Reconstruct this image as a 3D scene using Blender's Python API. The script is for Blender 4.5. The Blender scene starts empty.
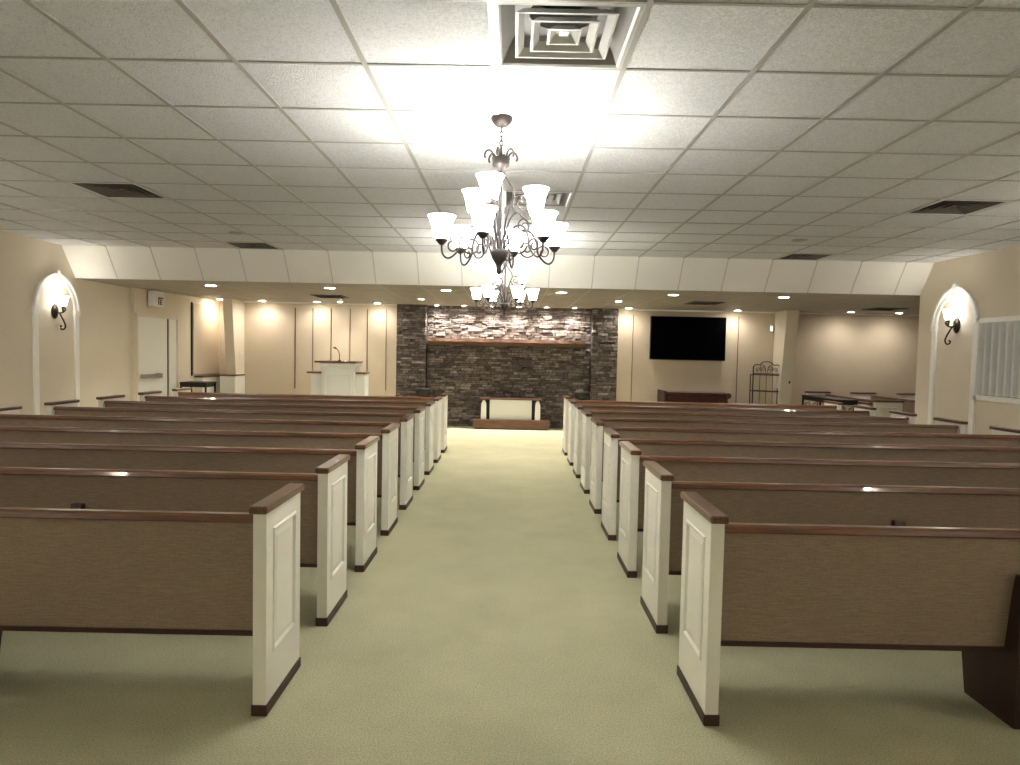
import bpy, bmesh, math, random
from mathutils import Vector, Matrix
random.seed(7)
C = bpy.context.scene.collection
PI = math.pi

# ------------------------------------------------------------------ materials
def newmat(name):
    m = bpy.data.materials.new(name); m.use_nodes = True
    n = m.node_tree.nodes; l = m.node_tree.links
    return m, n, l, n['Principled BSDF']

def mat(name, col, rough=0.6, metal=0.0, spec=0.5, coat=0.0, var=0.0, vscale=8.0, bump=0.0, bscale=60.0, stretch=(1, 1, 1), emit=0.0, col2=None, detail=4.0):
    m, n, l, b = newmat(name)
    b.inputs['Base Color'].default_value = (*col, 1)
    b.inputs['Roughness'].default_value = rough
    b.inputs['Metallic'].default_value = metal
    b.inputs['Specular IOR Level'].default_value = spec
    b.inputs['Coat Weight'].default_value = coat
    if emit:
        b.inputs['Emission Color'].default_value = (*col, 1); b.inputs['Emission Strength'].default_value = emit
    if var or bump:
        tc = n.new('ShaderNodeTexCoord'); mp = n.new('ShaderNodeMapping'); mp.inputs['Scale'].default_value = stretch
        l.new(tc.outputs['Object'], mp.inputs['Vector'])
    if var:
        nz = n.new('ShaderNodeTexNoise'); nz.inputs['Scale'].default_value = vscale; nz.inputs['Detail'].default_value = detail
        l.new(mp.outputs['Vector'], nz.inputs['Vector'])
        r = n.new('ShaderNodeValToRGB'); c2 = col2 or tuple(c * (1 - var) for c in col)
        r.color_ramp.elements[0].color = (*c2, 1); r.color_ramp.elements[1].color = (*[min(1, c * (1 + var * .4)) for c in col], 1)
        r.color_ramp.elements[0].position = .3; r.color_ramp.elements[1].position = .7
        l.new(nz.outputs['Fac'], r.inputs['Fac']); l.new(r.outputs['Color'], b.inputs['Base Color'])
    if bump:
        nb = n.new('ShaderNodeTexNoise'); nb.inputs['Scale'].default_value = bscale; nb.inputs['Detail'].default_value = 5
        l.new(mp.outputs['Vector'], nb.inputs['Vector'])
        bp = n.new('ShaderNodeBump'); bp.inputs['Strength'].default_value = bump; bp.inputs['Distance'].default_value = .01
        l.new(nb.outputs['Fac'], bp.inputs['Height']); l.new(bp.outputs['Normal'], b.inputs['Normal'])
    return m

M = {}
M['wall'] = mat('wall_paint', (.74, .66, .53), .75, var=.05, vscale=1.5, bump=.08, bscale=120)
M['panelwall'] = mat('wall_fabric_panel', (.58, .49, .37), .85, var=.05, vscale=2)
M['white'] = mat('white_paint', (.82, .80, .72), .45, var=.03, vscale=5)
M['trimwhite'] = mat('white_trim_paint', (.93, .92, .87), .5)
M['door'] = mat('door_paint', (.80, .80, .74), .5)
M['wood'] = mat('walnut_rail_wood', (.17, .068, .030), .28, coat=.4, var=.45, vscale=6, stretch=(1, 14, 14))
M['woody'] = mat('walnut_cap_wood', (.14, .060, .030), .28, coat=.4, var=.45, vscale=6, stretch=(14, 1, 14))
M['darkwood'] = mat('dark_shoe_wood', (.05, .02, .012), .45, var=.3, vscale=8)
M['support'] = mat('dark_support_wood', (.035, .012, .008), .5, var=.3, vscale=8)
M['cherry'] = mat('cherry_wood', (.05, .008, .006), .2, coat=.5, var=.4, vscale=5, stretch=(1, 8, 8))
M['slabwood'] = mat('reddish_base_wood', (.16, .075, .045), .4, var=.4, vscale=5, stretch=(1, 8, 8))
M['mantel'] = mat('rough_mantel_wood', (.15, .07, .035), .7, var=.5, vscale=5, stretch=(1, 9, 9), bump=.6, bscale=20)
M['iron'] = mat('dark_bronze_iron', (.045, .03, .025), .38, metal=.75)
M['chandiron'] = mat('brushed_bronze', (.035, .027, .025), .45, metal=.4)
M['blackiron'] = mat('black_iron', (.02, .017, .015), .5, metal=.4)
M['black'] = mat('black_gap', (.008, .008, .008), .8)
M['steel'] = mat('brushed_steel', (.35, .34, .32), .35, metal=.9)
M['ventmetal'] = mat('painted_vent_metal', (.62, .62, .60), .35, spec=.6)
M['ventdark'] = mat('vent_plenum_metal', (.11, .10, .085), .5, metal=.3)
M['plenumgrey'] = mat('grey_plenum_metal', (.33, .325, .31), .5)
M['tbar'] = mat('ceiling_grid_metal', (.40, .395, .37), .4)
M['plastic'] = mat('white_plastic', (.72, .71, .66), .5)
M['seat'] = mat('seat_wood', (.10, .05, .03), .5)
M['brownstrip'] = mat('strip_brown', (.11, .065, .035), .6)
M['cream'] = mat('cream_fabric', (.62, .58, .48), .9)
M['blind'] = mat('blind_vinyl', (.72, .72, .70), .5)

# pew back: brown-grey woven laminate
def pewback():
    m, n, l, b = newmat('pew_back_weave')
    tc = n.new('ShaderNodeTexCoord'); mp = n.new('ShaderNodeMapping'); mp.inputs['Scale'].default_value = (5, 1, 80)
    l.new(tc.outputs['Object'], mp.inputs['Vector'])
    a = n.new('ShaderNodeTexNoise'); a.inputs['Scale'].default_value = 3; a.inputs['Detail'].default_value = 5
    l.new(mp.outputs['Vector'], a.inputs['Vector'])
    c = n.new('ShaderNodeTexNoise'); c.inputs['Scale'].default_value = 260; c.inputs['Detail'].default_value = 1
    l.new(tc.outputs['Object'], c.inputs['Vector'])
    mx = n.new('ShaderNodeMath'); mx.operation = 'ADD'; l.new(a.outputs['Fac'], mx.inputs[0]); l.new(c.outputs['Fac'], mx.inputs[1])
    r = n.new('ShaderNodeValToRGB'); r.color_ramp.elements[0].position = .75; r.color_ramp.elements[1].position = 1.3
    r.color_ramp.elements[0].color = (.215, .155, .106, 1); r.color_ramp.elements[1].color = (.33, .248, .178, 1)
    hm = n.new('ShaderNodeMath'); hm.operation = 'MULTIPLY'; hm.inputs[1].default_value = .5
    l.new(mx.outputs[0], hm.inputs[0]); r.color_ramp.elements[0].position = .38; r.color_ramp.elements[1].position = .62
    l.new(hm.outputs[0], r.inputs['Fac']); l.new(r.outputs['Color'], b.inputs['Base Color'])
    b.inputs['Roughness'].default_value = .5
    return m
M['back'] = pewback()

def carpet():
    m, n, l, b = newmat('sage_carpet')
    tc = n.new('ShaderNodeTexCoord')
    a = n.new('ShaderNodeTexNoise'); a.inputs['Scale'].default_value = 2.2; a.inputs['Detail'].default_value = 6; a.inputs['Roughness'].default_value = .65
    c = n.new('ShaderNodeTexNoise'); c.inputs['Scale'].default_value = 140; c.inputs['Detail'].default_value = 3
    l.new(tc.outputs['Object'], a.inputs['Vector']); l.new(tc.outputs['Object'], c.inputs['Vector'])
    r = n.new('ShaderNodeValToRGB'); r.color_ramp.elements[0].position = .3; r.color_ramp.elements[1].position = .65
    r.color_ramp.elements[0].color = (.52, .505, .33, 1); r.color_ramp.elements[1].color = (.60, .58, .385, 1)
    l.new(a.outputs['Fac'], r.inputs['Fac'])
    r2 = n.new('ShaderNodeValToRGB'); r2.color_ramp.elements[0].position = .3; r2.color_ramp.elements[1].position = .7
    r2.color_ramp.elements[0].color = (.68, .68, .68, 1); r2.color_ramp.elements[1].color = (1.1, 1.1, 1.1, 1)
    l.new(c.outputs['Fac'], r2.inputs['Fac'])
    mx = n.new('ShaderNodeMix'); mx.data_type = 'RGBA'; mx.blend_type = 'MULTIPLY'; mx.inputs['Factor'].default_value = 1
    l.new(r.outputs['Color'], mx.inputs['A']); l.new(r2.outputs['Color'], mx.inputs['B']); l.new(mx.outputs['Result'], b.inputs['Base Color'])
    b.inputs['Roughness'].default_value = .95; b.inputs['Specular IOR Level'].default_value = .1
    bp = n.new('ShaderNodeBump'); bp.inputs['Strength'].default_value = .5; bp.inputs['Distance'].default_value = .008
    l.new(c.outputs['Fac'], bp.inputs['Height']); l.new(bp.outputs['Normal'], b.inputs['Normal'])
    return m
M['carpet'] = carpet()

def tile():
    m, n, l, b = newmat('fissured_ceiling_tile')
    tc = n.new('ShaderNodeTexCoord')
    a = n.new('ShaderNodeTexNoise'); a.inputs['Scale'].default_value = 42; a.inputs['Detail'].default_value = 2; a.inputs['Distortion'].default_value = 1.2
    l.new(tc.outputs['Object'], a.inputs['Vector'])
    r = n.new('ShaderNodeValToRGB'); e = r.color_ramp.elements
    e[0].position = .42; e[0].color = (1, 1, 1, 1); e[1].position = .58; e[1].color = (1, 1, 1, 1)
    k = e.new(.5); k.color = (0, 0, 0, 1)
    l.new(a.outputs['Fac'], r.inputs['Fac'])
    rc = n.new('ShaderNodeValToRGB'); rc.color_ramp.elements[0].color = (.62, .63, .64, 1); rc.color_ramp.elements[1].color = (.78, .795, .81, 1)
    l.new(r.outputs['Color'], rc.inputs['Fac']); l.new(rc.outputs['Color'], b.inputs['Base Color'])
    bp = n.new('ShaderNodeBump'); bp.inputs['Strength'].default_value = .7; bp.inputs['Distance'].default_value = .005
    l.new(r.outputs['Color'], bp.inputs['Height']); l.new(bp.outputs['Normal'], b.inputs['Normal'])
    b.inputs['Roughness'].default_value = .8
    return m
M['tile'] = tile()
M['slope'] = mat('smooth_ceiling_panel', (.86, .85, .79), .7, var=.03, vscale=2)
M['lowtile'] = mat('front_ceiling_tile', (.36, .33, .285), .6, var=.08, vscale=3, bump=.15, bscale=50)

def stone():
    m, n, l, b = newmat('ledge_stone')
    at = n.new('ShaderNodeVertexColor'); at.layer_name = 'stone'
    tc = n.new('ShaderNodeTexCoord'); a = n.new('ShaderNodeTexNoise'); a.inputs['Scale'].default_value = 18; a.inputs['Detail'].default_value = 8
    l.new(tc.outputs['Object'], a.inputs['Vector'])
    r = n.new('ShaderNodeValToRGB'); r.color_ramp.elements[0].color = (.55, .55, .55, 1); r.color_ramp.elements[1].color = (1.35, 1.3, 1.25, 1)
    r.color_ramp.elements[0].position = .3; r.color_ramp.elements[1].position = .7
    l.new(a.outputs['Fac'], r.inputs['Fac'])
    mx = n.new('ShaderNodeMix'); mx.data_type = 'RGBA'; mx.blend_type = 'MULTIPLY'; mx.inputs['Factor'].default_value = 1
    l.new(at.outputs['Color'], mx.inputs['A']); l.new(r.outputs['Color'], mx.inputs['B']); l.new(mx.outputs['Result'], b.inputs['Base Color'])
    bp = n.new('ShaderNodeBump'); bp.inputs['Strength'].default_value = .8; bp.inputs['Distance'].default_value = .015
    l.new(a.outputs['Fac'], bp.inputs['Height']); l.new(bp.outputs['Normal'], b.inputs['Normal'])
    b.inputs['Roughness'].default_value = .8
    return m
M['stone'] = stone()

def shade_mat(name, strength):
    m, n, l, b = newmat(name)
    b.inputs['Base Color'].default_value = (.9, .88, .82, 1); b.inputs['Roughness'].default_value = .4
    b.inputs['Emission Color'].default_value = (1, .975, .935, 1); b.inputs['Emission Strength'].default_value = strength
    return m
M['shade'] = shade_mat('lit_frosted_glass', 1.25)
M['dimshade'] = shade_mat('dimmed_frosted_glass', .45)
M['sconceshade'] = shade_mat('lit_sconce_glass', .6)
def emis(name, col, s):
    m, n, l, b = newmat(name)
    b.inputs['Base Color'].default_value = (.8, .8, .8, 1)
    b.inputs['Emission Color'].default_value = (*col, 1); b.inputs['Emission Strength'].default_value = s
    return m
M['lens'] = emis('lit_downlight_lens', (1, .94, .84), 5)
M['screen'] = mat('tv_screen', (.0015, .0015, .002), .08, spec=.0)

# ------------------------------------------------------------------ mesh helpers
class MB:
    def __init__(s): s.bm = bmesh.new()
    def face(s, pts):
        return s.bm.faces.new([s.bm.verts.new(p) for p in pts])
    def hexa(s, p):   # 8 points: bottom 4 ccw, top 4 ccw
        v = [s.bm.verts.new(q) for q in p]
        for f in ((3, 2, 1, 0), (4, 5, 6, 7), (0, 1, 5, 4), (1, 2, 6, 5), (2, 3, 7, 6), (3, 0, 4, 7)):
            s.bm.faces.new([v[i] for i in f])
        return v
    def box(s, x0, x1, y0, y1, z0, z1, bev=0, seg=2):
        n0 = len(s.bm.edges)
        v = s.hexa([(x0, y0, z0), (x1, y0, z0), (x1, y1, z0), (x0, y1, z0), (x0, y0, z1), (x1, y0, z1), (x1, y1, z1), (x0, y1, z1)])
        if bev:
            es = set(e for q in v for e in q.link_edges)
            bmesh.ops.bevel(s.bm, geom=list(es), offset=bev, segments=seg, profile=.5, affect='EDGES')
        return s
    def prism(s, pts, axis, a, b):   # 2D outline extruded along an axis
        def P(p, t):
            return {'x': (t, p[0], p[1]), 'y': (p[0], t, p[1]), 'z': (p[0], p[1], t)}[axis]
        v0 = [s.bm.verts.new(P(p, a)) for p in pts]; v1 = [s.bm.verts.new(P(p, b)) for p in pts]
        n = len(pts)
        s.bm.faces.new(v0); s.bm.faces.new(v1[::-1])
        for i in range(n): s.bm.faces.new([v0[i], v1[i], v1[(i + 1) % n], v0[(i + 1) % n]])
        return s
    def lathe(s, prof, cx=0, cy=0, seg=20, close=False):
        rings = []
        for r, z in prof:
            if r < 1e-5: rings.append([s.bm.verts.new((cx, cy, z))])
            else: rings.append([s.bm.verts.new((cx + r * math.cos(2 * PI * k / seg), cy + r * math.sin(2 * PI * k / seg), z)) for k in range(seg)])
        for a, b in zip(rings, rings[1:]):
            for k in range(seg):
                k2 = (k + 1) % seg
                if len(a) == 1 and len(b) == 1: continue
                if len(a) == 1: s.bm.faces.new([a[0], b[k2], b[k]])
                elif len(b) == 1: s.bm.faces.new([a[k], a[k2], b[0]])
                else: s.bm.faces.new([a[k], a[k2], b[k2], b[k]])
        return s
    def tube(s, pts, r, seg=8, taper=None):
        pts = [Vector(p) for p in pts]; n = len(pts); rings = []
        prev = None
        for i, p in enumerate(pts):
            t = (pts[min(i + 1, n - 1)] - pts[max(i - 1, 0)]).normalized()
            if prev is None:
                up = Vector((0, 0, 1)) if abs(t.z) < .9 else Vector((1, 0, 0))
                a = t.cross(up).normalized()
            else:
                a = (prev - t * prev.dot(t)).normalized()
            prev = a; b = t.cross(a)
            rr = r * (taper[i] if taper else 1)
            rings.append([s.bm.verts.new(p + a * rr * math.cos(2 * PI * k / seg) + b * rr * math.sin(2 * PI * k / seg)) for k in range(seg)])
        for a, b in zip(rings, rings[1:]):
            for k in range(seg): s.bm.faces.new([a[k], a[(k + 1) % seg], b[(k + 1) % seg], b[k]])
        s.bm.faces.new(rings[0][::-1]); s.bm.faces.new(rings[-1])
        return s
    def build(s, name, m, parent=None, smooth=False, kind=None):
        bmesh.ops.recalc_face_normals(s.bm, faces=s.bm.faces)
        me = bpy.data.meshes.new(name); s.bm.to_mesh(me); s.bm.free()
        me.materials.append(m)
        if smooth:
            for p in me.polygons: p.use_smooth = True
        o = bpy.data.objects.new(name, me); C.objects.link(o)
        if parent: o.parent = parent
        if kind: o['kind'] = kind
        return o

def curve(pts, n=6):   # Catmull-Rom
    P = [Vector(p) for p in pts]; P = [P[0] * 2 - P[1]] + P + [P[-1] * 2 - P[-2]]; out = []
    for i in range(1, len(P) - 2):
        for k in range(n):
            t = k / n
            out.append(.5 * ((2 * P[i]) + (-P[i - 1] + P[i + 1]) * t + (2 * P[i - 1] - 5 * P[i] + 4 * P[i + 1] - P[i + 2]) * t * t + (-P[i - 1] + 3 * P[i] - 3 * P[i + 1] + P[i + 2]) * t ** 3))
    out.append(P[-2]); return out

def tag(o, label, cat, group=None):
    o['label'] = label; o['category'] = cat
    if group: o['group'] = group
    return o
def thing(name, label, cat, loc=(0, 0, 0), rz=0, group=None):
    o = bpy.data.objects.new(name, None); C.objects.link(o)
    o.location = loc; o.rotation_euler = (0, 0, rz)
    return tag(o, label, cat, group)
def copy_tree(o, parent=None):
    c = o.copy(); C.objects.link(c); c.parent = parent
    for ch in list(o.children): copy_tree(ch, c)
    return c
def light(name, kind, loc, energy, col=(1, .95, .86), size=.03, spot=None, blend=1, parent=None, rot=(0, 0, 0)):
    d = bpy.data.lights.new(name, kind); d.energy = energy; d.color = col; d.shadow_soft_size = size
    if spot: d.spot_size = math.radians(spot); d.spot_blend = blend
    o = bpy.data.objects.new(name, d); C.objects.link(o); o.location = loc; o.rotation_euler = rot
    if parent: o.parent = parent
    return o

# ------------------------------------------------------------------ dimensions
HC, HL = 2.88, 2.46
XL, XR = -6.2, 5.75
GX, GY, TX, TY = -.111, 3.216, .6096, .600
YE, YS = GY + 10 * TY, 9.50       # end of the main ceiling, foot of the slope
YB = 13.5
YR = -6.0
def S(mb, name, m): return mb.build(name, m, kind='structure')

# floor
S(MB().box(-6.6, 9.0, YR - .1, 14.2, -.1, 0), 'floor', M['carpet'])

# main ceiling with real openings where the diffusers sit
VENT_CELLS = [(0, -1), (0, 4), (-6, 4), (6, 4), (-6, 9), (6, 9)]
mb = MB()
i0, i1 = -10, 9; j0, j1 = -16, 9
for i in range(i0 - 1, i1 + 2):
    for j in range(j0, j1 + 1):
        if (i, j) in VENT_CELLS: continue
        x0 = max(XL - .02, GX + i * TX); x1 = min(XR + .02, GX + (i + 1) * TX); y0 = GY + j * TY; y1 = y0 + TY
        if x1 <= x0: continue
        mb.face([(x0, y0, HC), (x0, y1, HC), (x1, y1, HC), (x1, y0, HC)])
bmesh.ops.remove_doubles(mb.bm, verts=mb.bm.verts, dist=1e-4)
S(mb, 'ceiling', M['tile'])
mb = MB()
for i in range(-9, 10):
    x = GX + i * TX; mb.box(x - .012, x + .012, YR, YE, HC - .006, HC - .0005)
for j in range(j0 + 1, j1 + 1):
    y = GY + j * TY; mb.box(XL, XR, y - .008, y + .008, HC - .0055, HC - .0005)
S(mb, 'trim_1', M['tbar'])
S(MB().box(XL - .3, XR + .3, YR, YE + .02, HC + .22, HC + .26), 'ceiling_deck', M['ventdark'])

# sloped bulkhead of white panels
mb = MB().prism([(YE, HC), (YS, HL), (YS, HC + .2), (YE, HC + .2)], 'x', XL, XR)
S(mb, 'ceiling_slope', M['slope'])
mb = MB()
dy, dz = YS - YE, HL - HC; L = math.hypot(dy, dz); ny, nz = dz / L, -dy / L
for i in range(-9, 10):
    x = GX + i * TX
    a = [(YE, HC), (YS, HL)]
    mb.hexa([(x - .006, a[0][0], a[0][1]), (x + .006, a[0][0], a[0][1]), (x + .006, a[1][0], a[1][1]), (x - .006, a[1][0], a[1][1]),
             (x - .006, a[0][0] + ny * .004, a[0][1] + nz * .004), (x + .006, a[0][0] + ny * .004, a[0][1] + nz * .004),
             (x + .006, a[1][0] + ny * .004, a[1][1] + nz * .004), (x - .006, a[1][0] + ny * .004, a[1][1] + nz * .004)])
S(mb, 'trim_2', mat('slope_seam_strip', (.56, .55, .49), .6))
# lower front ceiling
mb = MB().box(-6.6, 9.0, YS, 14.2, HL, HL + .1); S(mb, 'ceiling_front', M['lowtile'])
mb = MB()
for i in range(-10, 15):
    x = GX + i * TX
    mb.box(x - .010, x + .010, YS + .01, YB, HL - .003, HL - .0003)
for j in range(1, 7):
    y = YS + j * .6096; mb.box(-6.1, 8.55, y - .010, y + .010, HL - .0028, HL - .0003)
S(mb, 'trim_3', mat('front_grid_metal', (.40, .37, .31), .4))

# walls
YJ = 10.85
S(MB().box(XL - .15, XL, YR, YJ, 0, HC + .1), 'wall_left', M['wall'])
S(MB().prism([(XL - .1, YJ), (-6.13, YJ), (-5.9, YB), (XL - .1, YB)], 'z', 0, HL), 'wall_left_front', M['wall'])
S(MB().box(XR, XR + .15, YR, YS, 0, HC + .1), 'wall_right', M['wall'])
S(MB().box(XR + .15, 8.75, YS - .12, YS, 0, HL), 'wall_alcove_rear', M['wall'])
S(MB().box(8.6, 8.75, YS, YB, 0, HL), 'wall_alcove_right', M['wall'])
S(MB().box(XL - .15, XR + .15, YR - .15, YR, 0, HC + .1), 'wall_rear', M['wall'])
S(MB().box(-6.3, -2.33, YB, YB + .15, 0, HL), 'wall_front_left', M['panelwall'])
S(MB().box(2.13, 8.75, YB, YB + .15, 0, HL), 'wall_front_right', M['panelwall'])

# stone wall of stacked ledge stones, one mesh
mb = MB(); col = []
SX0, SX1, RX0, RX1, YC = -2.33, 2.13, -1.73, 1.60, 13.70
lay = mb.bm.loops.layers.color.new('stone')
pal = [(.108, .096, .085), (.098, .086, .075), (.125, .112, .099), (.09, .078, .068), (.115, .101, .088), (.14, .127, .114), (.103, .092, .082)]
def stones(x0, x1, yf, z0, z1):
    z = z0
    while z < z1 - .005:
        h = random.uniform(.028, .062); h = min(h, z1 - z)
        if z1 - z - h < .02: h = z1 - z
        x = x0 - random.uniform(0, .2)
        while x < x1:
            w = random.uniform(.06, .26)
            a, b = max(x, x0), min(x + w, x1)
            if b - a > .01:
                p = random.uniform(.004, .05); c = random.choice(pal); k = random.uniform(.85, 1.12)
                g = .003; j = [random.uniform(-.008, .008) for _ in range(4)]
                v = mb.hexa([(a + g, yf, z + g), (a + g, yf, z + h - g), (b - g, yf, z + h - g), (b - g, yf, z + g),
                             (a + g + .003, yf - p + j[0], z + g + .002), (a + g + .003, yf - p + j[1], z + h - g - .002), (b - g - .003, yf - p + j[2], z + h - g - .002), (b - g - .003, yf - p + j[3], z + g + .002)])
                for q in v:
                    for lp in q.link_loops: lp[lay] = (c[0] * k * 4.0, c[1] * k * 4.15, c[2] * k * 4.45, 1)
            x += w
        z += h
def plain(x0, x1, y0, y1):
    v = mb.hexa([(x0, y0, 0), (x1, y0, 0), (x1, y1, 0), (x0, y1, 0), (x0, y0, HL), (x1, y0, HL), (x1, y1, HL), (x0, y1, HL)])
    for q in v:
        for lp in q.link_loops: lp[lay] = (.2, .18, .16, 1)
stones(SX0, RX0, YB, 0, HL); stones(RX1, SX1, YB, 0, HL); stones(RX0, RX1, YC, 0, HL)
plain(SX0, RX0, YB, YC + .1); plain(RX1, SX1, YB, YC + .1); plain(RX0, RX1, YC, YC + .1)
S(mb, 'wall_stone', M['stone'])

# rough timber mantel
mb = MB()
xs = [-1.70 + k * (3.17 / 24) for k in range(25)]
prev = None
for k, x in enumerate(xs):
    j = lambda a: random.uniform(-a, a)
    ring = [mb.bm.verts.new(p) for p in [(x, 13.43 + j(.006), 1.665 + j(.007)), (x, 13.69, 1.665), (x, 13.69, 1.80), (x, 13.43 + j(.006), 1.80 + j(.005)), (x, 13.415 + j(.006), 1.735)]]
    if prev:
        for q in range(5): mb.bm.faces.new([prev[q], prev[(q + 1) % 5], ring[(q + 1) % 5], ring[q]])
    else: mb.bm.faces.new(ring)
    prev = ring
mb.bm.faces.new(prev[::-1])
tag(mb.build('mantel_shelf', M['mantel']), 'long rough brown timber beam shelf mounted across the dark stone wall', 'mantel')

# brown strips standing in for the shaded gaps between front wall panels
n = 4
for x, w, zb in [(-4.375, .018, .72), (-4.02, .012, .8), (-3.65, .014, .9), (-3.27, .012, .9), (-2.92, .014, .6), (-2.54, .010, .72), (2.43, .010, .6), (4.55, .011, .6)]:
    S(MB().box(x - w / 2, x + w / 2, YB - .012, YB, zb, 2.35), 'trim_%d' % n, M['brownstrip']); n += 1
# crown strips at the front ceiling
S(MB().box(-5.4, SX0, YB - .03, YB, HL - .03, HL), 'trim_%d' % n, M['trimwhite']); n += 1
S(MB().box(SX1, 8.6, YB - .03, YB, HL - .03, HL), 'trim_%d' % n, M['trimwhite']); n += 1
for x0, x1 in ((-5.3, SX0), (SX1, 8.6)):
    S(MB().box(x0, x1, YB - .015, YB, 0, .1), 'baseboard_front' if x0 < 0 else 'baseboard_front_right', M['brownstrip'])
S(MB().box(XL, XL + .015, YR, YJ, 0, .1), 'baseboard_left', M['brownstrip'])
S(MB().box(XR - .015, XR, YR, YS, 0, .1), 'baseboard_right', M['brownstrip'])

# raked pilasters either side of the front
def pilaster(name, x0, x1):
    mb = MB().hexa([(x0, 13.22, 0), (x1, 13.22, 0), (x1, YB, 0), (x0, YB, 0), (x0, 12.88, HL), (x1, 12.88, HL), (x1, YB, HL), (x0, YB, HL)])
mbp = MB(); mbp.hexa([(-5.58, 13.22, 0), (-5.40, 13.22, 0), (-5.40, YB, 0), (-5.58, YB, 0), (-5.58, 12.88, HL), (-5.40, 12.88, HL), (-5.40, YB, HL), (-5.58, YB, HL)])
S(mbp, 'trim_%d' % n, M['wall']); n += 1
mbp = MB(); mbp.hexa([(5.27, 13.22, 0), (5.50, 13.22, 0), (5.50, YB, 0), (5.27, YB, 0), (5.27, 12.88, HL), (5.50, 12.88, HL), (5.50, YB, HL), (5.27, YB, HL)])
S(mbp, 'trim_%d' % n, M['wall']); n += 1

# white half walls with wood ledges in the far corner by the table
t = thing('half_wall', 'white half wall with brown wood ledge along the side wall behind the metal table', 'half wall')
MB().prism([(-6.05, 12.62), (-5.84, 12.62), (-5.74, 13.4), (-6.0, 13.4)], 'z', 0, .945).build('wainscot', M['white'], t)
MB().prism([(-6.07, 12.58), (-5.81, 12.58), (-5.71, 13.42), (-6.0, 13.42)], 'z', .945, .975).build('ledge', M['woody'], t)
t = thing('half_wall', 'white half wall with brown wood ledge wrapping the foot of the leaning pilaster', 'half wall')
MB().box(-5.68, -5.385, 13.0, 13.49, 0, .965).build('wainscot', M['white'], t)
MB().box(-5.71, -5.375, 12.97, 13.49, .965, .995, .006).build('ledge', M['wood'], t)
# tall fabric panel on the angled left wall
t = thing('wall_panel', 'tall tan fabric wall panel with dark near edge above the white half wall', 'wall panel')
MB().prism([(-5.99, 12.5), (-5.955, 12.5), (-5.875, 13.4), (-5.935, 13.4)], 'z', 1.0, 2.33).build('panel', M['panelwall'], t)
MB().prism([(-6.0, 12.47), (-5.972, 12.47), (-5.969, 12.495), (-6.0, 12.495)], 'z', .98, 2.35).build('edge_strip', M['black'], t)

# ------------------------------------------------------------------ door on the left
def dx(y): return -6.13 + (y - YJ) * (.23 / 2.65)      # wall plane
def slab(y0, y1, z0, z1, t0, t1):
    m_ = MB(); m_.prism([(dx(y0) + t0, y0), (dx(y0) + t1, y0), (dx(y1) + t1, y1), (dx(y1) + t0, y1)], 'z', z0, z1); return m_
d = bpy.data.objects.new('door_1', None); C.objects.link(d); d['kind'] = 'structure'
fr = MB()
for (a, b, z0, z1) in ((10.87, 10.91, 0, 2.05), (11.99, 12.05, 0, 2.05), (10.91, 11.99, 2.0, 2.05)):
    fr.prism([(dx(a) - .02, a), (dx(a) + .03, a), (dx(b) + .03, b), (dx(b) - .02, b)], 'z', z0, z1)
fr.build('door_frame', M['wall'], d)
slab(10.91, 11.71, .01, 2.0, -.01, .015).build('door_leaf', M['door'], d)
slab(11.71, 11.765, .01, 2.0, -.01, .004).build('door_gap', M['black'], d)
slab(11.765, 11.99, .01, 2.0, -.01, .015).build('door_leaf', M['door'], d)
pb = MB().prism([(dx(10.93) + .05, 10.93), (dx(10.93) + .09, 10.93), (dx(11.45) + .09, 11.45), (dx(11.45) + .05, 11.45)], 'z', .99, 1.05)
pb.prism([(dx(11.4) + .01, 11.38), (dx(11.4) + .09, 11.38), (dx(11.46) + .09, 11.46), (dx(11.46) + .01, 11.46)], 'z', .98, 1.06)
pb.build('push_bar', M['steel'], d)

# exit sign box above the door
t = thing('exit_sign', 'white wall box sign with dark letters mounted above the side door', 'sign', (dx(11.5) + .002, 11.33, 2.2))
hb = MB().box(0, .09, -.17, .17, -.02, .25, .006); hb.build('sign_box', M['plastic'], t)
lt = MB()
def bar(y0, y1, z0, z1): lt.box(.09, .094, y0, y1, z0, z1)
bar(-.02, .005, .02, .145); bar(-.02, .13, .125, .145)                # dark strokes
bar(.04, .06, .02, .11); bar(.06, .10, .02, .035); bar(.06, .10, .055, .07); bar(.06, .10, .095, .11)
lt.build('lettering', M['black'], t)
MB().box(.0, .09, -.174, -.17, .0, .23).build('side_cover', M['plastic'], t)

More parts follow.
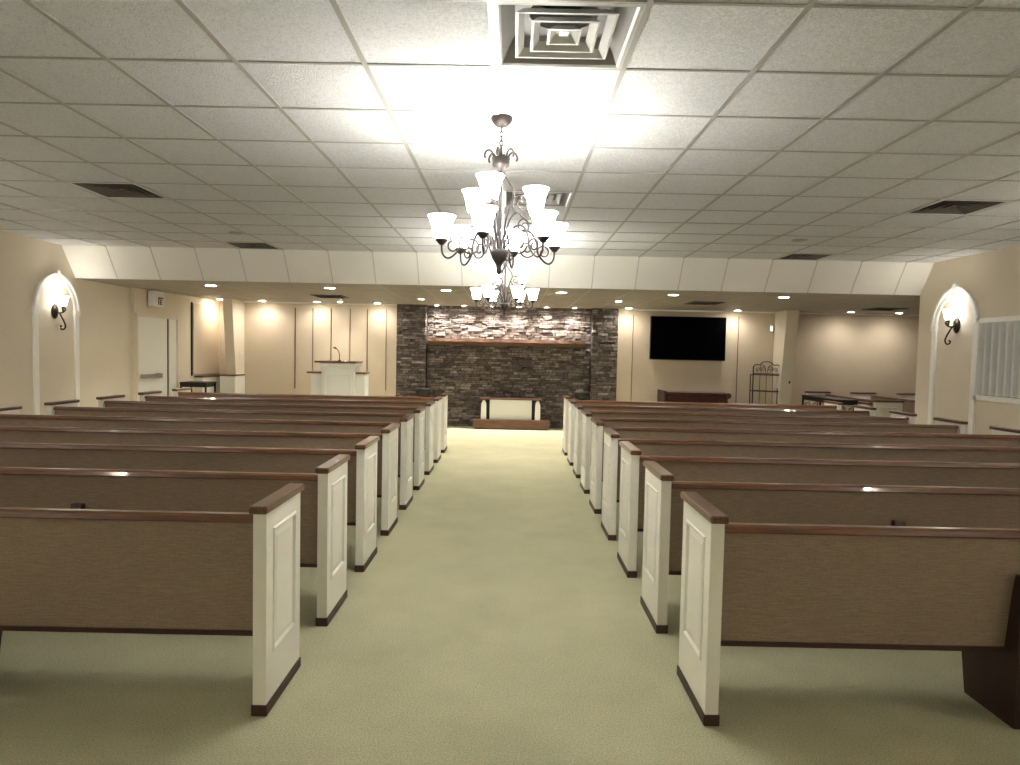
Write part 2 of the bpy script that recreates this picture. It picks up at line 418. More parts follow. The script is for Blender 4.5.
# ------------------------------------------------------------------ lancet arch mouldings and sconces
def arch(name, X, sgn, yc, hw, zs, za, w):
    mb = MB()
    def addpoly(pts, t): # outline in (y,z), extrude from wall
        mb.prism(pts, 'x', X, X + sgn * t)
    for s_ in (-1, 1):
        a, b = sorted((yc + s_ * hw, yc + s_ * (hw - w)))
        addpoly([(a, 0), (b, 0), (b, zs), (a, zs)], .025)
        a, b = sorted((yc + s_ * (hw + .012), yc + s_ * (hw - w - .012)))
        addpoly([(a, zs - .06), (b, zs - .06), (b, zs + .02), (a, zs + .02)], .035)
    # pointed arcs: circle through (hw,zs) and (0,za), centred on the springing line
    def arc(h, H, n=14):
        R = (h * h + H * H) / (2 * h); cx = h - R
        th = math.atan2(H, -cx)
        return [(cx + R * math.cos(th * k / n), R * math.sin(th * k / n)) for k in range(n + 1)]
    H = za - zs
    o = arc(hw, H); i = arc(hw - w, H - w * 1.15)
    for s_ in (-1, 1):
        for t_, ww in ((.025, 0), (.04, 1)):
            for k in range(14):
                oo, o2, ii, i2 = o[k], o[k + 1], i[k], i[k + 1]
                if ww:   # raised outer bead
                    f = .35
                    ii = (oo[0] + (ii[0] - oo[0]) * f, oo[1] + (ii[1] - oo[1]) * f); i2 = (o2[0] + (i2[0] - o2[0]) * f, o2[1] + (i2[1] - o2[1]) * f)
                addpoly([(yc + s_ * oo[0], zs + oo[1]), (yc + s_ * o2[0], zs + o2[1]), (yc + s_ * i2[0], zs + i2[1]), (yc + s_ * ii[0], zs + ii[1])], t_)
    addpoly([(yc - .035, za - .1), (yc + .035, za - .1), (yc + .03, za + .03), (yc - .03, za + .03)], .05)
    return S(mb, name, M['trimwhite'])
arch('trim_20', XL, 1, 9.09, .45, 1.985, 2.49, .085)
arch('trim_21', XR, -1, 8.71, .45, 2.0, 2.51, .085)

BELL = [(r_ * .92, z_ * .86) for r_, z_ in [(.034, 0), (.046, .012), (.055, .05), (.063, .10), (.074, .135), (.086, .156), (.0835, .1565), (.071, .136), (.060, .10), (.052, .05), (.043, .016), (.0, .012)]]
def spiral(c, r0, r1, a0, turns, n=26):
    return [(c[0] + (r0 + (r1 - r0) * k / n) * math.cos(a0 + turns * 2 * PI * k / n), c[1] + (r0 + (r1 - r0) * k / n) * math.sin(a0 + turns * 2 * PI * k / n)) for k in range(n + 1)]

def sconce(loc, rz, label, e=.06, dz=.16):
    t = thing('wall_sconce', label, 'wall sconce', loc, rz, 'arch sconces')
    # local: +x points out of the wall
    mb = MB(); mb.lathe([(0, 0), (.062, 0), (.066, .008), (.055, .022), (.03, .034), (0, .037)], seg=24)
    bmesh.ops.transform(mb.bm, matrix=Matrix.Rotation(PI / 2, 4, 'Y') @ Matrix.Diagonal((1.55, 1, 1, 1)), verts=mb.bm.verts)
    mb.build('backplate', M['iron'], t, smooth=True)
    mb = MB()
    P = [(x, 0, z) for x, z in spiral((.115, -.225), .012, .036, PI * .9, -1.0, 16)][0:]
    tail = curve([(.03, 0, .0), (.07, 0, -.03), (.105, 0, -.09), (.135, 0, -.15), (.148, 0, -.2), (.125, 0, -.24), (.09, 0, -.235), (.08, 0, -.205), (.1, 0, -.195)], 5)
    mb.tube(tail, .0105)
    up = curve([(.03, 0, -.01), (.08, 0, -.02), (.125, 0, -.005), (.15, 0, .03), (.13, 0, .055), (.11, 0, .035), (.125, 0, .02)], 5)
    mb.tube(up, .0105)
    mb.tube([(.115, 0, -.01), (.115, 0, .06)], .009)
    mb.build('scroll_arm', M['iron'], t, smooth=True)
    cup = MB().lathe([(0, .05), (.022, .055), (.03, .075), (.0, .078)], .115, 0, 16).build('socket_cup', M['iron'], t, smooth=True)
    s_ = MB().lathe([(r, z + .072) for r, z in BELL], .115, 0, 28).build('glass_shade', M['sconceshade'], t, smooth=True)
    light('sconce_bulb', 'POINT', (.115, 0, dz), e, size=.035, parent=t)
    return t
sconce((XL, 9.06, 1.965), 0, 'dark iron scroll sconce with lit bell shade in the arch on the door side wall')
sconce((XR, 8.68, 2.0), PI, 'dark iron scroll sconce with lit bell shade in the arch beside the blinds')
# extra sconces added out of view on both side walls to even the light
for y_, w_ in ((4.9, 'second'), (.9, 'third'), (-3.1, 'fourth')):
    sconce((XL, y_, 1.98), 0, 'added out-of-view scroll sconce on the door side wall, %s from the front' % w_, 1.7, .25)
    sconce((XR, y_, 1.98), PI, 'added out-of-view scroll sconce on the window side wall, %s from the front' % w_, 1.7, .25)

# ------------------------------------------------------------------ window with vertical blinds on the right wall
W0, W1, Z0, Z1 = 6.0, 8.27, 1.07, 2.07
w = bpy.data.objects.new('window_1', None); C.objects.link(w); w['kind'] = 'structure'
mb = MB()
X = XR - .04
mb.box(X, XR, W0, W1, Z0, Z0 + .06, .004); mb.box(X, XR, W0, W1, Z1 - .05, Z1, .004); mb.box(X, XR, W1 - .06, W1, Z0, Z1, .004); mb.box(X, XR, W0, W0 + .06, Z0, Z1, .004)
mb.build('window_frame', M['trimwhite'], w)
MB().box(XR - .006, XR - .001, W0 + .05, W1 - .05, Z0 + .05, Z1 - .04).build('window_pane', mat('night_glass', (.03, .03, .035), .15), w)
b = thing('vertical_blind', 'white vertical vane blind hanging in the side wall window', 'blind')
k = 0; y = W1 - .17
while y > W0 + .08:
    mb = MB()
    a = .75
    x0 = XR - .06
    pts = []
    for q in range(5):
        u = (q / 4 - .5) * .115
        pts.append((x0 - math.sin(a) * u - .014 * (1 - (2 * q / 4 - 1) ** 2), y + math.cos(a) * u))
    back = [(p[0] + .0012, p[1]) for p in pts][::-1]
    mb.prism(pts + back, 'z', Z0 + .07, Z1 - .06)
    mb.build('vane', M['blind'], b); y -= .115; k += 1
MB().box(XR - .075, XR - .02, W0 + .06, W1 - .06, Z1 - .06, Z1 - .045).build('head_rail', M['trimwhite'], b)

# ------------------------------------------------------------------ pews
PY = .9144
def end_panel(x0, x1, parent):
    """cream end panel with a raised field on both faces; x0<x1"""
    mb = MB(); z0, z1 = .045, .852; y0, y1 = 0, .44
    v = mb.hexa([(x0, y0, z0), (x1, y0, z0), (x1, y1, z0), (x0, y1, z0), (x0, y0, z1), (x1, y0, z1), (x1, y1, z1), (x0, y1, z1)])
    mb.bm.faces.ensure_lookup_table()
    for f in list(mb.bm.faces):
        f.normal_update()
        if abs(f.calc_center_median().x - x0) < 1e-4 or abs(f.calc_center_median().x - x1) < 1e-4:
            # frame → groove → raised field, built from explicit rings
            sx = 1 if abs(f.calc_center_median().x - x1) < 1e-4 else -1
            X = f.calc_center_median().x
            outer = list(f.verts)
            mb.bm.faces.remove(f)
            def ring(ins, dep):
                ya, yb, za, zb = .075 + ins, .37 - ins, .235 + ins, .775 - ins
                pts = {}
                for q in outer:
                    pts[q] = mb.bm.verts.new((X + sx * dep, ya if q.co.y < .2 else yb, za if q.co.z < .4 else zb))
                return [pts[q] for q in outer]
            R = [outer, ring(0, 0), ring(.005, .006), ring(.014, .006), ring(.02, -.007), ring(.05, .001)]
            for a, b in zip(R, R[1:]):
                for q in range(4): mb.bm.faces.new([a[q], a[(q + 1) % 4], b[(q + 1) % 4], b[q]])
            mb.bm.faces.new(R[-1])
    p = mb.build('end_panel', M['white'], parent)
    o = .011
    c = MB().box(x0 - o, x1 + o, y0 - .028, y1 + .03, .852, .885)
    bmesh.ops.bevel(c.bm, geom=[e for e in c.bm.edges if e.calc_length() > .05 or True], offset=.009, segments=2, profile=.5, affect='EDGES')
    c.build('cap_rail', M['woody'], p)
    MB().box(x0 - .006, x1 + .006, y0 - .006, y1 + .006, 0, .047, .003, 1).build('base_shoe', M['darkwood'], p)
    return p

def make_pew(w, sup, label, group, loc, name='pew', rz=0):
    """local x 0..w, y 0 (rear) .. .48 (front)"""
    t = thing(name, label, 'pew', loc, rz, group)
    end_panel(0, .055, t); end_panel(w - .055, w, t)
    a, b = .055, w - .055
    # backrest: raked board
    MB().prism([(.046, .81), (.066, .81), (.122, .315), (.10, .315)], 'x', a, b).build('backrest', M['back'], t)
    r = MB().prism([(.028, .808), (.032, .802), (.080, .802), (.086, .810), (.082, .826), (.074, .836), (.044, .836), (.032, .828)], 'x', a - .001, b + .001)
    r.build('top_rail', M['wood'], t)
    MB().prism([(.092, .298), (.13, .298), (.13, .318), (.092, .318)], 'x', a, b).build('bottom_rail', M['darkwood'], t)
    MB().prism([(.10, .385), (.455, .41), (.465, .42), (.465, .435), (.455, .445), (.10, .425)], 'x', a, b).build('seat', M['seat'], t)
    for x in sup:
        MB().prism([(.022, 0), (.33, 0), (.40, .40), (.10, .40), (.058, .645), (.03, .645), (.022, .62)], 'x', x - .03, x + .03).build('support', M['support'], t)
    return t

ORD = ['ninth', 'eighth', 'seventh', 'sixth', 'fifth', 'fourth', 'third', 'second', 'first']
WL_, WR_ = 4.09, 4.14
XLA, XRA = -.992, .832
Y0 = 2.712
def lab(k, side):
    row = ORD[k] + ' row from the stone wall'
    what = 'white-ended brown pew on the %s side of the aisle' % side
    if k == 0: return what + ', the rearmost row nearest the camera'
    if k == 8: return what + ', frontmost row before the stone wall'
    return what + ', ' + row
pl = make_pew(WL_, [WL_ - 1.40, 1.35], lab(0, 'pulpit'), 'pews on the pulpit side', (XLA - WL_, Y0, 0))
pr = make_pew(WR_, [1.33, 2.75], lab(0, 'television'), 'pews on the television side', (XRA, Y0, 0))
for k in range(1, 9):
    c = copy_tree(pl); c.location = (XLA - WL_, Y0 + k * PY, 0); c['label'] = lab(k, 'pulpit')
    c = copy_tree(pr); c.location = (XRA, Y0 + k * PY, 0); c['label'] = lab(k, 'television')

# three short pews in the side alcove, turned to face the stage area
def alcove_pew(x, label):
    return make_pew(2.56, [1.28], label, 'short pews in the alcove', (x, 10.84, 0), rz=PI / 2)
alcove_pew(6.36, 'short white-ended pew in the alcove, closest of three to the wood-capped screen')
alcove_pew(7.27, 'short white-ended pew in the middle of the three alcove pews')
alcove_pew(8.2, 'short white-ended pew in the alcove, deepest of three against the side wall')
t = thing('modesty_screen', 'low white screen with dark wood cap in front of the alcove pews', 'screen')
MB().box(5.84, 5.87, 10.9, 12.3, 0, .80).build('panel', M['white'], t)
MB().box(5.825, 5.885, 10.87, 12.33, .80, .835, .006).build('cap', M['woody'], t)

# ------------------------------------------------------------------ iron console tables
def console(loc, rz, w, dpt, h, label, slats):
    t = thing('console_table', label, 'table', loc, rz)
    MB().box(0, w, 0, dpt, h - .03, h, .005).build('table_top', M['blackiron'], t)
    MB().box(.03, w - .03, .02, dpt - .02, h - .09, h - .03).build('apron', M['blackiron'], t)
    for x in (.02, w - .02):
        for y in (.02, dpt - .02):
            MB().box(x - .014, x + .014, y - .014, y + .014, 0, h - .03).build('leg', M['blackiron'], t)
    mb = MB()
    for x in ((.02, w - .02) if slats else ()):
        for q in range(2):
            cy = dpt * (.3 + .4 * q)
            P = spiral((cy, h - .17), .055, .015, PI / 2, 1.3)
            mb.tube([(x, p[0], p[1]) for p in P], .008, 6)
            mb.tube([(x, cy, h - .24), (x, cy, .1)], .008, 6)
        mb.tube([(x, .02, .1), (x, dpt - .02, .1)], .008, 6)
    if slats: mb.build('scrollwork', M['blackiron'], t, smooth=True)
    return t
console((-5.92, 11.9, 0), 0, .48, .42, .89, 'small black metal console table standing before the white half wall near the door', False)
console((5.80, 11.15, 0), PI / 2 , 1.35, .36, .86, 'dark iron console table with scrolled end in front of the alcove pews', True)

# ------------------------------------------------------------------ pulpit
t = thing('pulpit', 'white three-part pulpit with brown wood tops before the wall with dark gap strips', 'pulpit', (-3.12, 12.2, 0))
mb = MB().box(-.29, .29, -.2, .25, 0, 1.19, .004, 1)
mb.box(-.31, .31, -.225, .27, 1.19, 1.225, .006, 1); mb.box(-.33, .325, -.245, .28, 1.225, 1.285, .01, 1); mb.box(-.31, .31, -.22, .25, 0, .1, .004, 1)
mb.box(-.255, -.205, -.212, -.2, .15, 1.1, .003, 1); mb.box(.205, .255, -.212, -.2, .15, 1.1, .003, 1); mb.box(-.205, .205, -.212, -.2, 1.05, 1.1, .003, 1); mb.box(-.205, .205, -.212, -.2, .15, .2, .003, 1)
mb.build('body', M['door'], t)
MB().box(-.40, .34, -.27, .3, 1.285, 1.32, .008).build('top', M['wood'], t)
for s_ in (-1, 1):
    a, b = sorted((s_ * .29, s_ * (.52 if s_ < 0 else .46)))
    wg = MB().box(a, b, -.08, .25, 0, 1.09, .004, 1); wg.build('wing', M['door'], t)
    a, b = sorted((s_ * .295, s_ * (.59 if s_ < 0 else .48)))
    MB().box(a, b, -.12, .27, 1.09, 1.12, .006).build('wing_top', M['wood'], t)
mc = thing('microphone', 'black gooseneck microphone standing on the pulpit top', 'microphone', (-3.13, 12.15, 1.32))
MB().lathe([(0, 0), (.03, 0), (.03, .012), (.012, .02), (0, .02)]).build('mic_base', M['blackiron'], mc)
MB().tube(curve([(0, 0, .015), (.0, 0, .09), (-.012, 0, .15), (-.035, 0, .20), (-.065, 0, .225)], 6), .007).build('gooseneck', M['blackiron'], mc, smooth=True)
MB().tube([(-.06, 0, .223), (-.085, 0, .235), (-.11, 0, .240)], .014, 10).build('mic_head', M['blackiron'], mc, smooth=True)

# cream round-backed thing behind the front pew
t = thing('low_stool', 'low rounded cream upholstered stool in the corner by the leaning pilaster', 'stool', (-4.93, 12.4, 0))
MB().lathe([(0, .44), (.17, .44), (.185, .47), (.18, .57), (.14, .62), (0, .635)], seg=28).build('cushion', M['cream'], t, smooth=True)
for k in range(4):
    a = PI / 4 + k * PI / 2
    MB().tube([(.13 * math.cos(a), .13 * math.sin(a), .45), (.16 * math.cos(a), .16 * math.sin(a), 0)], .018).build('leg', M['darkwood'], t)

# ------------------------------------------------------------------ altar base and memorial table
t = thing('altar_plinth', 'low reddish brown wooden plinth at the foot of the stone wall', 'plinth', (0.015, 13.36, 0))
mb = MB().box(-.765, .765, -.12, .22, .03, .195, .012); mb.box(-.72, .72, -.09, .2, 0, .03)
mb.build('plinth_body', M['slabwood'], t)
t = thing('altar_table', 'small white altar table with brown top standing on the reddish plinth', 'altar', (0.0, 13.36, .195))
MB().box(-.62, .62, -.07, .17, .395, .425, .006).build('table_top', M['slabwood'], t)
MB().box(-.42, .42, -.03, .14, 0, .395).build('front_panel', M['door'], t)
for s_ in (-1, 1):
    x = s_ * .54
    MB().prism([(x - .055, 0), (x + .055, 0), (x + .05, .30), (x + .02, .375), (x - .02, .375), (x - .05, .30)], 'y', -.06, .05).build('post', M['trimwhite'], t)
    MB().box(min(s_ * .42, s_ * .49), max(s_ * .42, s_ * .49), -.01, .14, 0, .395).build('side_recess', M['black'], t)

# dark pedestal bowls by the stone
for x, sd in ((-1.74, 'pulpit'), (1.41, 'television')):
    t = thing('pedestal_stand', 'dark pedestal stand with wide shallow top against the stone, %s side' % sd, 'pedestal', (x, 13.2, 0), 0, 'pedestals by the stone wall')
    MB().lathe([(0, .79), (.155, .79), (.16, .775), (.15, .72), (.12, .66), (.05, .62), (0, .62)], seg=28).build('stand_top', M['blackiron'], t, smooth=True)
    MB().lathe([(0, 0), (.15, 0), (.15, .03), (.05, .07), (.03, .15), (.03, .55), (.05, .63), (0, .63)], seg=24).build('pedestal', M['blackiron'], t, smooth=True)

# ------------------------------------------------------------------ television
t = thing('television', 'large black flat screen television mounted on the front wall', 'television', (3.52, YB, 0), 0)
MB().box(-.755, .755, -.10, -.05, 1.455, 2.325, .006).build('tv_body', M['black'], t)
MB().box(-.742, .742, -.1015, -.10, 1.472, 2.312).build('screen', M['screen'], t)
MB().box(-.25, .25, -.05, 0, 1.7, 2.1).build('wall_bracket', M['blackiron'], t)

# cherry cabinet below
t = thing('console_cabinet', 'long glossy dark cherry wood console under the television', 'cabinet', (3.68, 12.95, 0))
mb = MB().box(-.70, .44, -.15, .35, .12, .80, .01); mb.build('body', M['cherry'], t)
MB().box(-.73, .44, -.2, .37, .80, .84, .012).build('lid', M['cherry'], t)
MB().box(-.69, .42, -.17, -.15, .70, .78, .004).build('front_rail', M['cherry'], t)
MB().box(-.76, -.71, -.21, .37, 0, .865, .008).build('end_panel', M['support'], t)
mb = MB().box(.44, .48, -.18, .37, 0, .78, .008); mb.tube([(.475, -.2, .79), (.475, .37, .79)], .055, 16); mb.build('scrolled_end', M['cherry'], t)

# baker's rack
t = thing('bakers_rack', 'black wrought iron shelf rack with arched scroll top on the front wall', 'shelf rack', (5.02, 13.2, 0), -.5)
for x in (-.25, .25):
    MB().tube([(x, .1, 0), (x, .1, 1.36)], .012).build('post', M['blackiron'], t)
    MB().tube([(x, -.22, 0), (x, -.22, .95 if x > 0 else 1.2)], .010).build('post', M['blackiron'], t)
mb = MB(); mb.tube(curve([(-.25, .1, 1.36), (-.2, .1, 1.40), (-.14, .1, 1.39), (-.08, .1, 1.44), (0, .1, 1.46), (.08, .1, 1.44), (.14, .1, 1.39), (.2, .1, 1.40), (.25, .1, 1.36)], 5), .009)
for s_ in (-1, 1):
    for cx, cz, r in ((.06, 1.32, .05), (.16, 1.30, .045)):
        mb.tube([(s_ * p[0], .1, p[1]) for p in spiral((cx, cz), r, .012, -PI / 2, 1.4)], .006, 6)
    mb.tube(curve([(s_ * .02, .1, 1.24), (s_ * .03, .1, 1.34), (s_ * .09, .1, 1.40), (s_ * .12, .1, 1.34), (s_ * .1, .1, 1.24)], 5), .006, 6)
mb.tube([(-.25, .1, 1.22), (.25, .1, 1.22)], .008)
mb.build('arched_crest', M['blackiron'], t, smooth=True)
for z in (1.2, .88, .5, .15):
    mb = MB()
    for y in (-.22, .1): mb.tube([(-.25, y, z), (.25, y, z)], .008, 6)
    for x in (-.25, .25): mb.tube([(x, -.22, z), (x, .1, z)], .008, 6)
    for q in range(1, 8): mb.tube([(-.25 + q * .0625, -.22, z), (-.25 + q * .0625, .1, z)], .004, 6)
    mb.build('wire_shelf', M['blackiron'], t)
mb = MB()
for q in (-.12, 0, .12): mb.tube([(q, .1, .15), (q, .1, 1.22)], .006, 6)
mb.build('back_bars', M['blackiron'], t)

# small wall devices
t = thing('light_switch', 'white light switch plate on the leaning pilaster side', 'switch', (-5.398, 13.3, 1.38))
MB().box(-.0, .008, -.05, .05, -.06, .06, .003).build('plate', M['plastic'], t); MB().box(.008, .018, -.01, .01, -.02, .02).build('toggle', M['plastic'], t)
t = thing('wall_sensor', 'small white motion sensor high on the wall right of the television', 'sensor', (5.2, YB, 2.13))
MB().box(-.03, .03, -.05, 0, -.07, .07, .01).build('housing', M['plastic'], t); MB().box(-.02, .02, -.054, -.05, -.05, .03).build('lens', emis('sensor_glow', (1, .95, .85), .12), t)
t = thing('wall_hook', 'small dark hook on the far pilaster by the shelf rack', 'hook', (5.44, 13.07, 1.1))
MB().box(-.014, .014, .0, .06, -.06, .06, .003).build('hook_plate', M['blackiron'], t)
MB().tube([(0, 0, -.03), (0, -.03, -.04), (0, -.035, -.01)], .006).build('hook_prong', M['blackiron'], t)

# ------------------------------------------------------------------ ceiling diffusers
def diffuser(cx, cy, label, group, z=HC, half=.29, small=False, dark=False):
    t = thing('ceiling_vent', label, 'ceiling vent', (cx, cy, z), 0, group)
    mb = MB()
    def ringf(a, za, b, zb):
        A = [(-a, -a, za), (a, -a, za), (a, a, za), (-a, a, za)]; B = [(-b, -b, zb), (b, -b, zb), (b, b, zb), (-b, b, zb)]
        for k in range(4): mb.face([A[k], A[(k + 1) % 4], B[(k + 1) % 4], B[k]])
    k = half / .29
    ringf(.305 * k, -.004, .275 * k, -.008); ringf(.275 * k, -.008, .265 * k, .0)
    mb.build('flange', M['ventmetal'], t)
    mb = MB(); ringf(.268 * k, -.002, .21 * k, .10 if not small else .05)
    a = .21 * k; zz = .10 if not small else .05
    n_ = 24; rr = .15 * k
    vo = []
    for q in range(n_):
        th = 2 * PI * q / n_ ; c_, s_ = math.cos(th), math.sin(th); m_ = max(abs(c_), abs(s_))
        vo.append((c_, s_, m_))
    for q in range(n_):
        c0, s0, m0 = vo[q]; c1, s1, m1 = vo[(q + 1) % n_]
        mb.face([(a * c0 / m0, a * s0 / m0, zz), (a * c1 / m1, a * s1 / m1, zz), (rr * c1, rr * s1, zz), (rr * c0, rr * s0, zz)])
        mb.face([(rr * c0, rr * s0, zz), (rr * c1, rr * s1, zz), (rr * c1, rr * s1, zz + .09), (rr * c0, rr * s0, zz + .09)]) if not small else None
    mb.build('plenum', M['ventdark'] if dark else M['plenumgrey'], t)
    MB().lathe([(0, zz + (.085 if not small else .002)), (rr * .99, zz + (.085 if not small else .002))], seg=24).build('duct', M['black'], t)
    for hf in (.205, .14, .07):
        mb = MB(); hf *= k
        ringf(hf, .0, hf - .032 * k, .032); ringf(hf, .0, hf - .010, -.001); ringf(hf - .010, -.001, hf - .037 * k, .030)
        mb.build('louver', M['ventdark'] if dark else M['ventmetal'], t)
    MB().box(-.02 * k, .02 * k, -.02 * k, .02 * k, .015, .03).build('hub', M['ventmetal'], t)
    return t
def cell(i, j): return GX + (i + .5) * TX, GY + (j + .5) * TY
G_ = 'square diffusers of the main ceiling'
diffuser(*cell(0, -1), 'large square concentric ceiling diffuser above the aisle, in front of the first chandelier', G_)
diffuser(*cell(0, 4), 'square ceiling diffuser above the aisle, partly behind the large chandelier', G_)
diffuser(*cell(-6, 4), 'dark square ceiling vent over the pulpit side pews, the nearer of that side', G_, dark=True)
diffuser(*cell(6, 4), 'square ceiling vent over the television side pews, the nearer of that side', G_, dark=True)
diffuser(*cell(-6, 9), 'square ceiling vent at the white slope on the pulpit side', G_, dark=True)
diffuser(*cell(6, 9), 'square ceiling vent at the white slope on the television side', G_, dark=True)
# smoke detectors
for x, y, s_ in ((-3.28, 7.95, 'pulpit'), (3.25, 7.68, 'television')):
    t = thing('smoke_detector', 'small round smoke detector on the ceiling over the %s side pews' % s_, 'smoke detector', (x, y, HC), 0, 'ceiling smoke detectors')
    MB().lathe([(0, -.016), (.05, -.016), (.085, -.008), (.09, 0)], seg=24).build('housing', M['tbar'], t, smooth=True)
# grilles of the front ceiling
for x, y, s_ in ((-3.21, 11.77, 'above the pulpit'), (3.30, 11.56, 'in front of the television'), (6.7, 12.1, 'above the alcove pews')):
    t = thing('air_grille', 'dark slatted air grille in the low front ceiling %s' % s_, 'air grille', (x, y, HL), 0, 'grilles of the front ceiling')
    mb = MB().box(-.25, .25, -.25, .25, -.008, -.001); mb.build('backing', M['black'], t)
    fr = MB(); fr.box(-.27, .27, -.27, -.24, -.014, 0); fr.box(-.27, .27, .24, .27, -.014, 0); fr.box(-.27, -.24, -.24, .24, -.014, 0); fr.box(.24, .27, -.24, .24, -.014, 0)
    fr.build('grille_frame', M['ventdark'], t)
    sl = MB()
    for q in range(9):
        y_ = -.22 + q * .055; sl.hexa([(-.24, y_, -.016), (.24, y_, -.016), (.24, y_ + .02, -.009), (-.24, y_ + .02, -.009), (-.24, y_, -.014), (.24, y_, -.014), (.24, y_ + .02, -.007), (-.24, y_ + .02, -.007)])
    sl.build('slats', M['ventdark'], t)

# ------------------------------------------------------------------ downlights
def downlight(x, y, label, group, e, spot=110, r=.075, square=False, warm=(1, .92, .82), tilt=0):
    t = thing('downlight', label, 'downlight', (x, y, HL), 0, group)
    if square:
        mb = MB(); mb.prism([(-.085, 0), (0, -.085), (.085, 0), (0, .085)], 'z', -.008, 0); mb.build('trim_plate', M['plastic'], t)
        MB().lathe([(0, -.010), (.045, -.010), (.045, -.008)], seg=20).build('lens', M['lens'], t)
    else:
        MB().lathe([(r + .022, 0), (r + .02, -.008), (r, -.010), (r, -.002)], seg=28).build('trim_ring', M['plastic'], t)
        MB().lathe([(0, -.006), (r, -.006)], seg=24).build('lens', M['lens'], t)
    light('downlight_bulb', 'SPOT', (0, 0, -.02), e, warm, .04, spot, .8, t, (tilt, 0, 0))
    return t
rowx = [-4.57, -2.77, -1.01, .73, 2.42, 4.09]
names = ['nearest the side door', 'straight in front of the pulpit', 'left of the hanging chandelier', 'right of the hanging chandelier', 'out from the television', 'out from the shelf rack']
for x, s_ in zip(rowx, names):
    downlight(x, 10.15, 'round recessed downlight in the row along the white slope, %s' % s_, 'downlights along the slope edge', 4.0)
for x, y, s_ in [(-5.70, 13.05, 'over the tan fabric wall panel'), (-4.93, 13.2, 'between the leaning pilaster and the dark gap strips'), (-3.86, 13.2, 'above the pulpit side gap strips'), (-2.66, 13.2, 'next to the stone wall on the pulpit side'),
                 (2.28, 13.2, 'next to the stone wall on the television side'), (4.42, 13.2, 'between television and shelf rack'), (6.55, 13.0, 'on the alcove wall, nearer the pilaster'), (7.48, 13.0, 'on the alcove wall, farther from the pilaster')]:
    downlight(x, y, 'round wall washing downlight %s' % s_, 'wall washing downlights', .75, 155, .062)
for x, y, s_ in [(-3.35, 13.0, 'above the pulpit'), (-1.64, 11.96, 'between slope and stone on the pulpit side'), (1.82, 11.57, 'between slope and stone on the television side')]:
    downlight(x, y, 'small square lit ceiling fixture %s' % s_, 'square front ceiling lights', 2.5, 100, square=True)
for k, (x, s_) in enumerate(zip([-1.52, -.98, -.43, .12, .68, 1.24], ['first', 'second', 'third', 'fourth', 'fifth', 'last'])):
    downlight(x, 13.45, 'small downlight grazing the stone above the mantel, %s from the pulpit end' % s_, 'mantel downlights', 4.5, 125, .045, warm=(1, .93, .84))

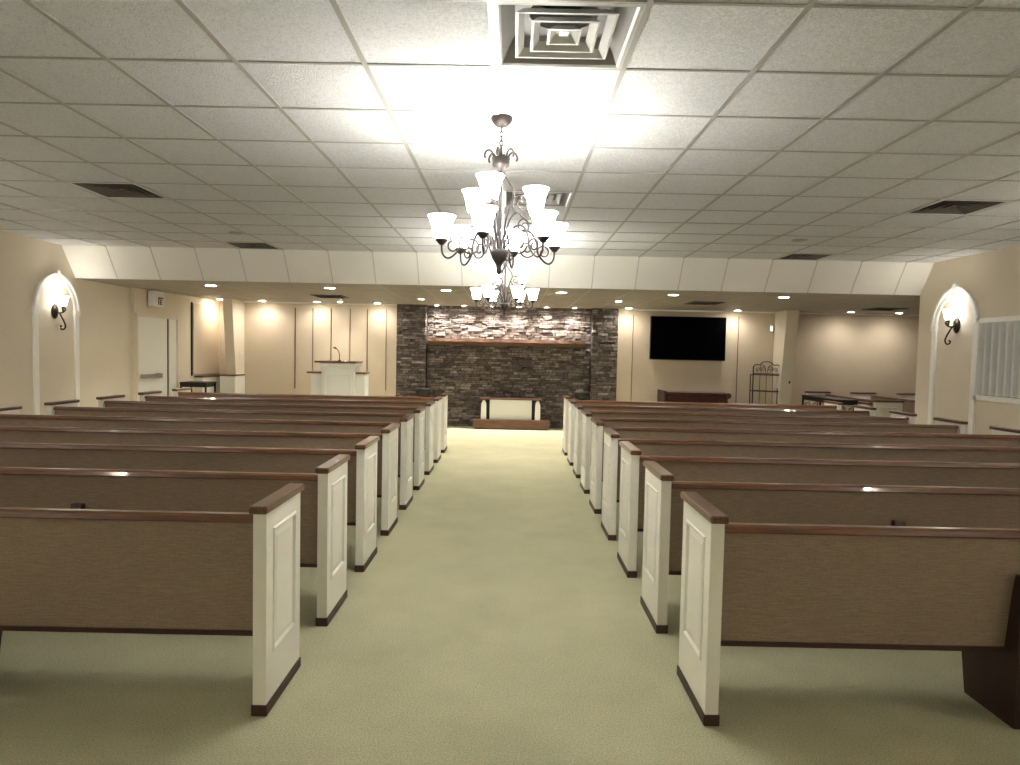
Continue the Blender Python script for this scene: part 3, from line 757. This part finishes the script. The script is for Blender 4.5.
# ------------------------------------------------------------------ chandeliers
def chandelier(loc, rz, label, E, glass='shade'):
    t = thing('chandelier', label, 'chandelier', loc, rz, 'hanging chandeliers')
    iron = M['chandiron']; z = lambda v: v - HC      # design heights given as absolute z
    MB().lathe([(0, 0), (.062, 0), (.064, -.012), (.05, -.035), (.035, -.05), (.012, -.058), (0, -.058)], seg=28).build('canopy', iron, t, smooth=True)
    mb = MB()
    zz = -.055; k = 0
    while zz > z(2.70):
        pts = []
        for q in range(13):
            a = 2 * PI * q / 12; u, v = .009 * math.cos(a), .017 * math.sin(a)
            pts.append((u if k % 2 else 0, 0 if k % 2 else u, zz - .014 + v))
        mb.tube(pts, .0036, 5); zz -= .026; k += 1
    mb.build('chain', M['blackiron'], t)
    # crown with curled leaves
    mb = MB().lathe([(0, z(2.63)), (.045, z(2.632)), (.052, z(2.65)), (.048, z(2.605)), (.03, z(2.59)), (.022, z(2.56)), (0, z(2.56))], seg=24)
    for q in range(6):
        a = 2 * PI * q / 6 + .3
        P = curve([(.042, 2.64), (.052, 2.675), (.075, 2.69), (.095, 2.675), (.10, 2.65), (.093, 2.64)], 4)if False else None
        prof = [(.042, 2.64), (.050, 2.672), (.070, 2.688), (.090, 2.678), (.098, 2.655), (.092, 2.64)]
        pts = curve([(r * math.cos(a), r * math.sin(a), z(h)) for r, h in prof], 4)
        mb.tube(pts, .006, 6)
    mb.tube([(0, 0, z(2.64)), (0, 0, z(2.71))], .008, 8)
    mb.build('crown', iron, t, smooth=True)
    # central column of slim rods
    mb = MB()
    mb.tube([(0, 0, z(2.57)), (0, 0, z(2.10))], .009, 10)
    for q in range(3):
        a = 2 * PI * q / 3 + .5
        prof = [(.018, 2.58), (.03, 2.55), (.075, 2.49), (.088, 2.44), (.06, 2.37), (.035, 2.28), (.03, 2.18), (.035, 2.12)]
        mb.tube(curve([(r * math.cos(a), r * math.sin(a), z(h)) for r, h in prof], 5), .006, 7)
    mb.build('column', iron, t, smooth=True)
    MB().lathe([(0, z(2.13)), (.05, z(2.125)), (.054, z(2.11)), (.04, z(2.075)), (.018, z(2.04)), (.012, z(2.02)), (.018, z(2.005)), (.01, z(1.985)), (0, z(1.98))], seg=24).build('finial', iron, t, smooth=True)
    def arm(ang, prof, scrolls, rc, zc):
        # ang measured from the camera side (-y), clockwise seen from below
        dxx, dyy = math.sin(ang), -math.cos(ang)
        mb = MB()
        W = lambda r, h: (r * dxx, r * dyy, z(h))
        mb.tube(curve([W(r, h) for r, h in prof], 6), .0058, 7)
        for s_ in scrolls: mb.tube([W(p[0], p[1]) for p in s_], .0048, 6)
        p = mb.build('arm', iron, t, smooth=True)
        MB().lathe([(0, z(zc - .03)), (.012, z(zc - .028)), (.036, z(zc)), (.036, z(zc + .004)), (0, z(zc + .004))], rc * dxx, rc * dyy, 18).build('socket_cup', iron, p, smooth=True)
        MB().lathe([(r, h + z(zc)) for r, h in BELL], rc * dxx, rc * dyy, 28).build('glass_shade', M[glass], p, smooth=True)
        light('bulb', 'POINT', (rc * dxx, rc * dyy, z(zc) + .085), E, (1, .98, .94), .045, parent=t)
    low = [(.03, 2.13), (.07, 2.20), (.13, 2.245), (.19, 2.235), (.225, 2.18), (.235, 2.12), (.27, 2.075), (.305, 2.06), (.332, 2.085), (.338, 2.135)]
    lsc = [spiral((.165, 2.14), .055, .014, -.2, -1.35), spiral((.27, 2.125), .042, .012, PI, -1.25)]
    up = [(.03, 2.20), (.06, 2.30), (.10, 2.345), (.15, 2.31), (.18, 2.29), (.208, 2.305), (.215, 2.335)]
    usc = [spiral((.125, 2.40), .062, .014, -PI * .5, -1.5), spiral((.15, 2.27), .045, .012, PI * .5, 1.3)]
    for k in range(6): arm(math.radians(-14 + 60 * k), low, lsc, .338, 2.16)
    for k in range(3): arm(math.radians(-14 + 120 * k), up, usc, .215, 2.36)
    return t
E1 = .03
chandelier((-.085, 3.9, HC), 0, 'large nine-shade bronze chandelier hanging from the ceiling above the aisle', E1)
chandelier((-.10, 8.05, HC + .0), math.radians(-20), 'nine-shade bronze chandelier farther down the aisle, hanging by the white ceiling slope', E1)
chandelier((-.10, -2.6, HC), .2, 'added out-of-view nine-shade chandelier over the rear of the aisle', .15, 'dimshade')  # dimmed copy added behind the camera as fill light

# ------------------------------------------------------------------ world, camera, view
wd = bpy.data.worlds.new('World'); bpy.context.scene.world = wd; wd.use_nodes = True
wd.node_tree.nodes['Background'].inputs[0].default_value = (.02, .02, .02, 1)

f, pitch, yaw, roll, h = 668.24, .0444, -.0018, .0205, 1.5305
cd = bpy.data.cameras.new('camera'); cam = bpy.data.objects.new('camera', cd); C.objects.link(cam)
cd.sensor_fit = 'HORIZONTAL'; cd.sensor_width = 36; cd.lens = f / 1020 * 36; cd.clip_start = .02
cam.matrix_world = Matrix.Translation((0, 0, h)) @ Matrix.Rotation(-yaw, 4, 'Z') @ Matrix.Rotation(PI / 2 - pitch, 4, 'X') @ Matrix.Rotation(roll, 4, 'Z')
sc = bpy.context.scene; sc.camera = cam
sc.view_settings.view_transform = 'Standard'; sc.view_settings.look = 'None'; sc.view_settings.gamma = 1
sc.view_settings.use_curve_mapping = False; sc.view_settings.exposure = 4.78
sc.cycles.use_denoising = True; sc.cycles.max_bounces = 8; sc.cycles.diffuse_bounces = 6; sc.cycles.sample_clamp_indirect = 6
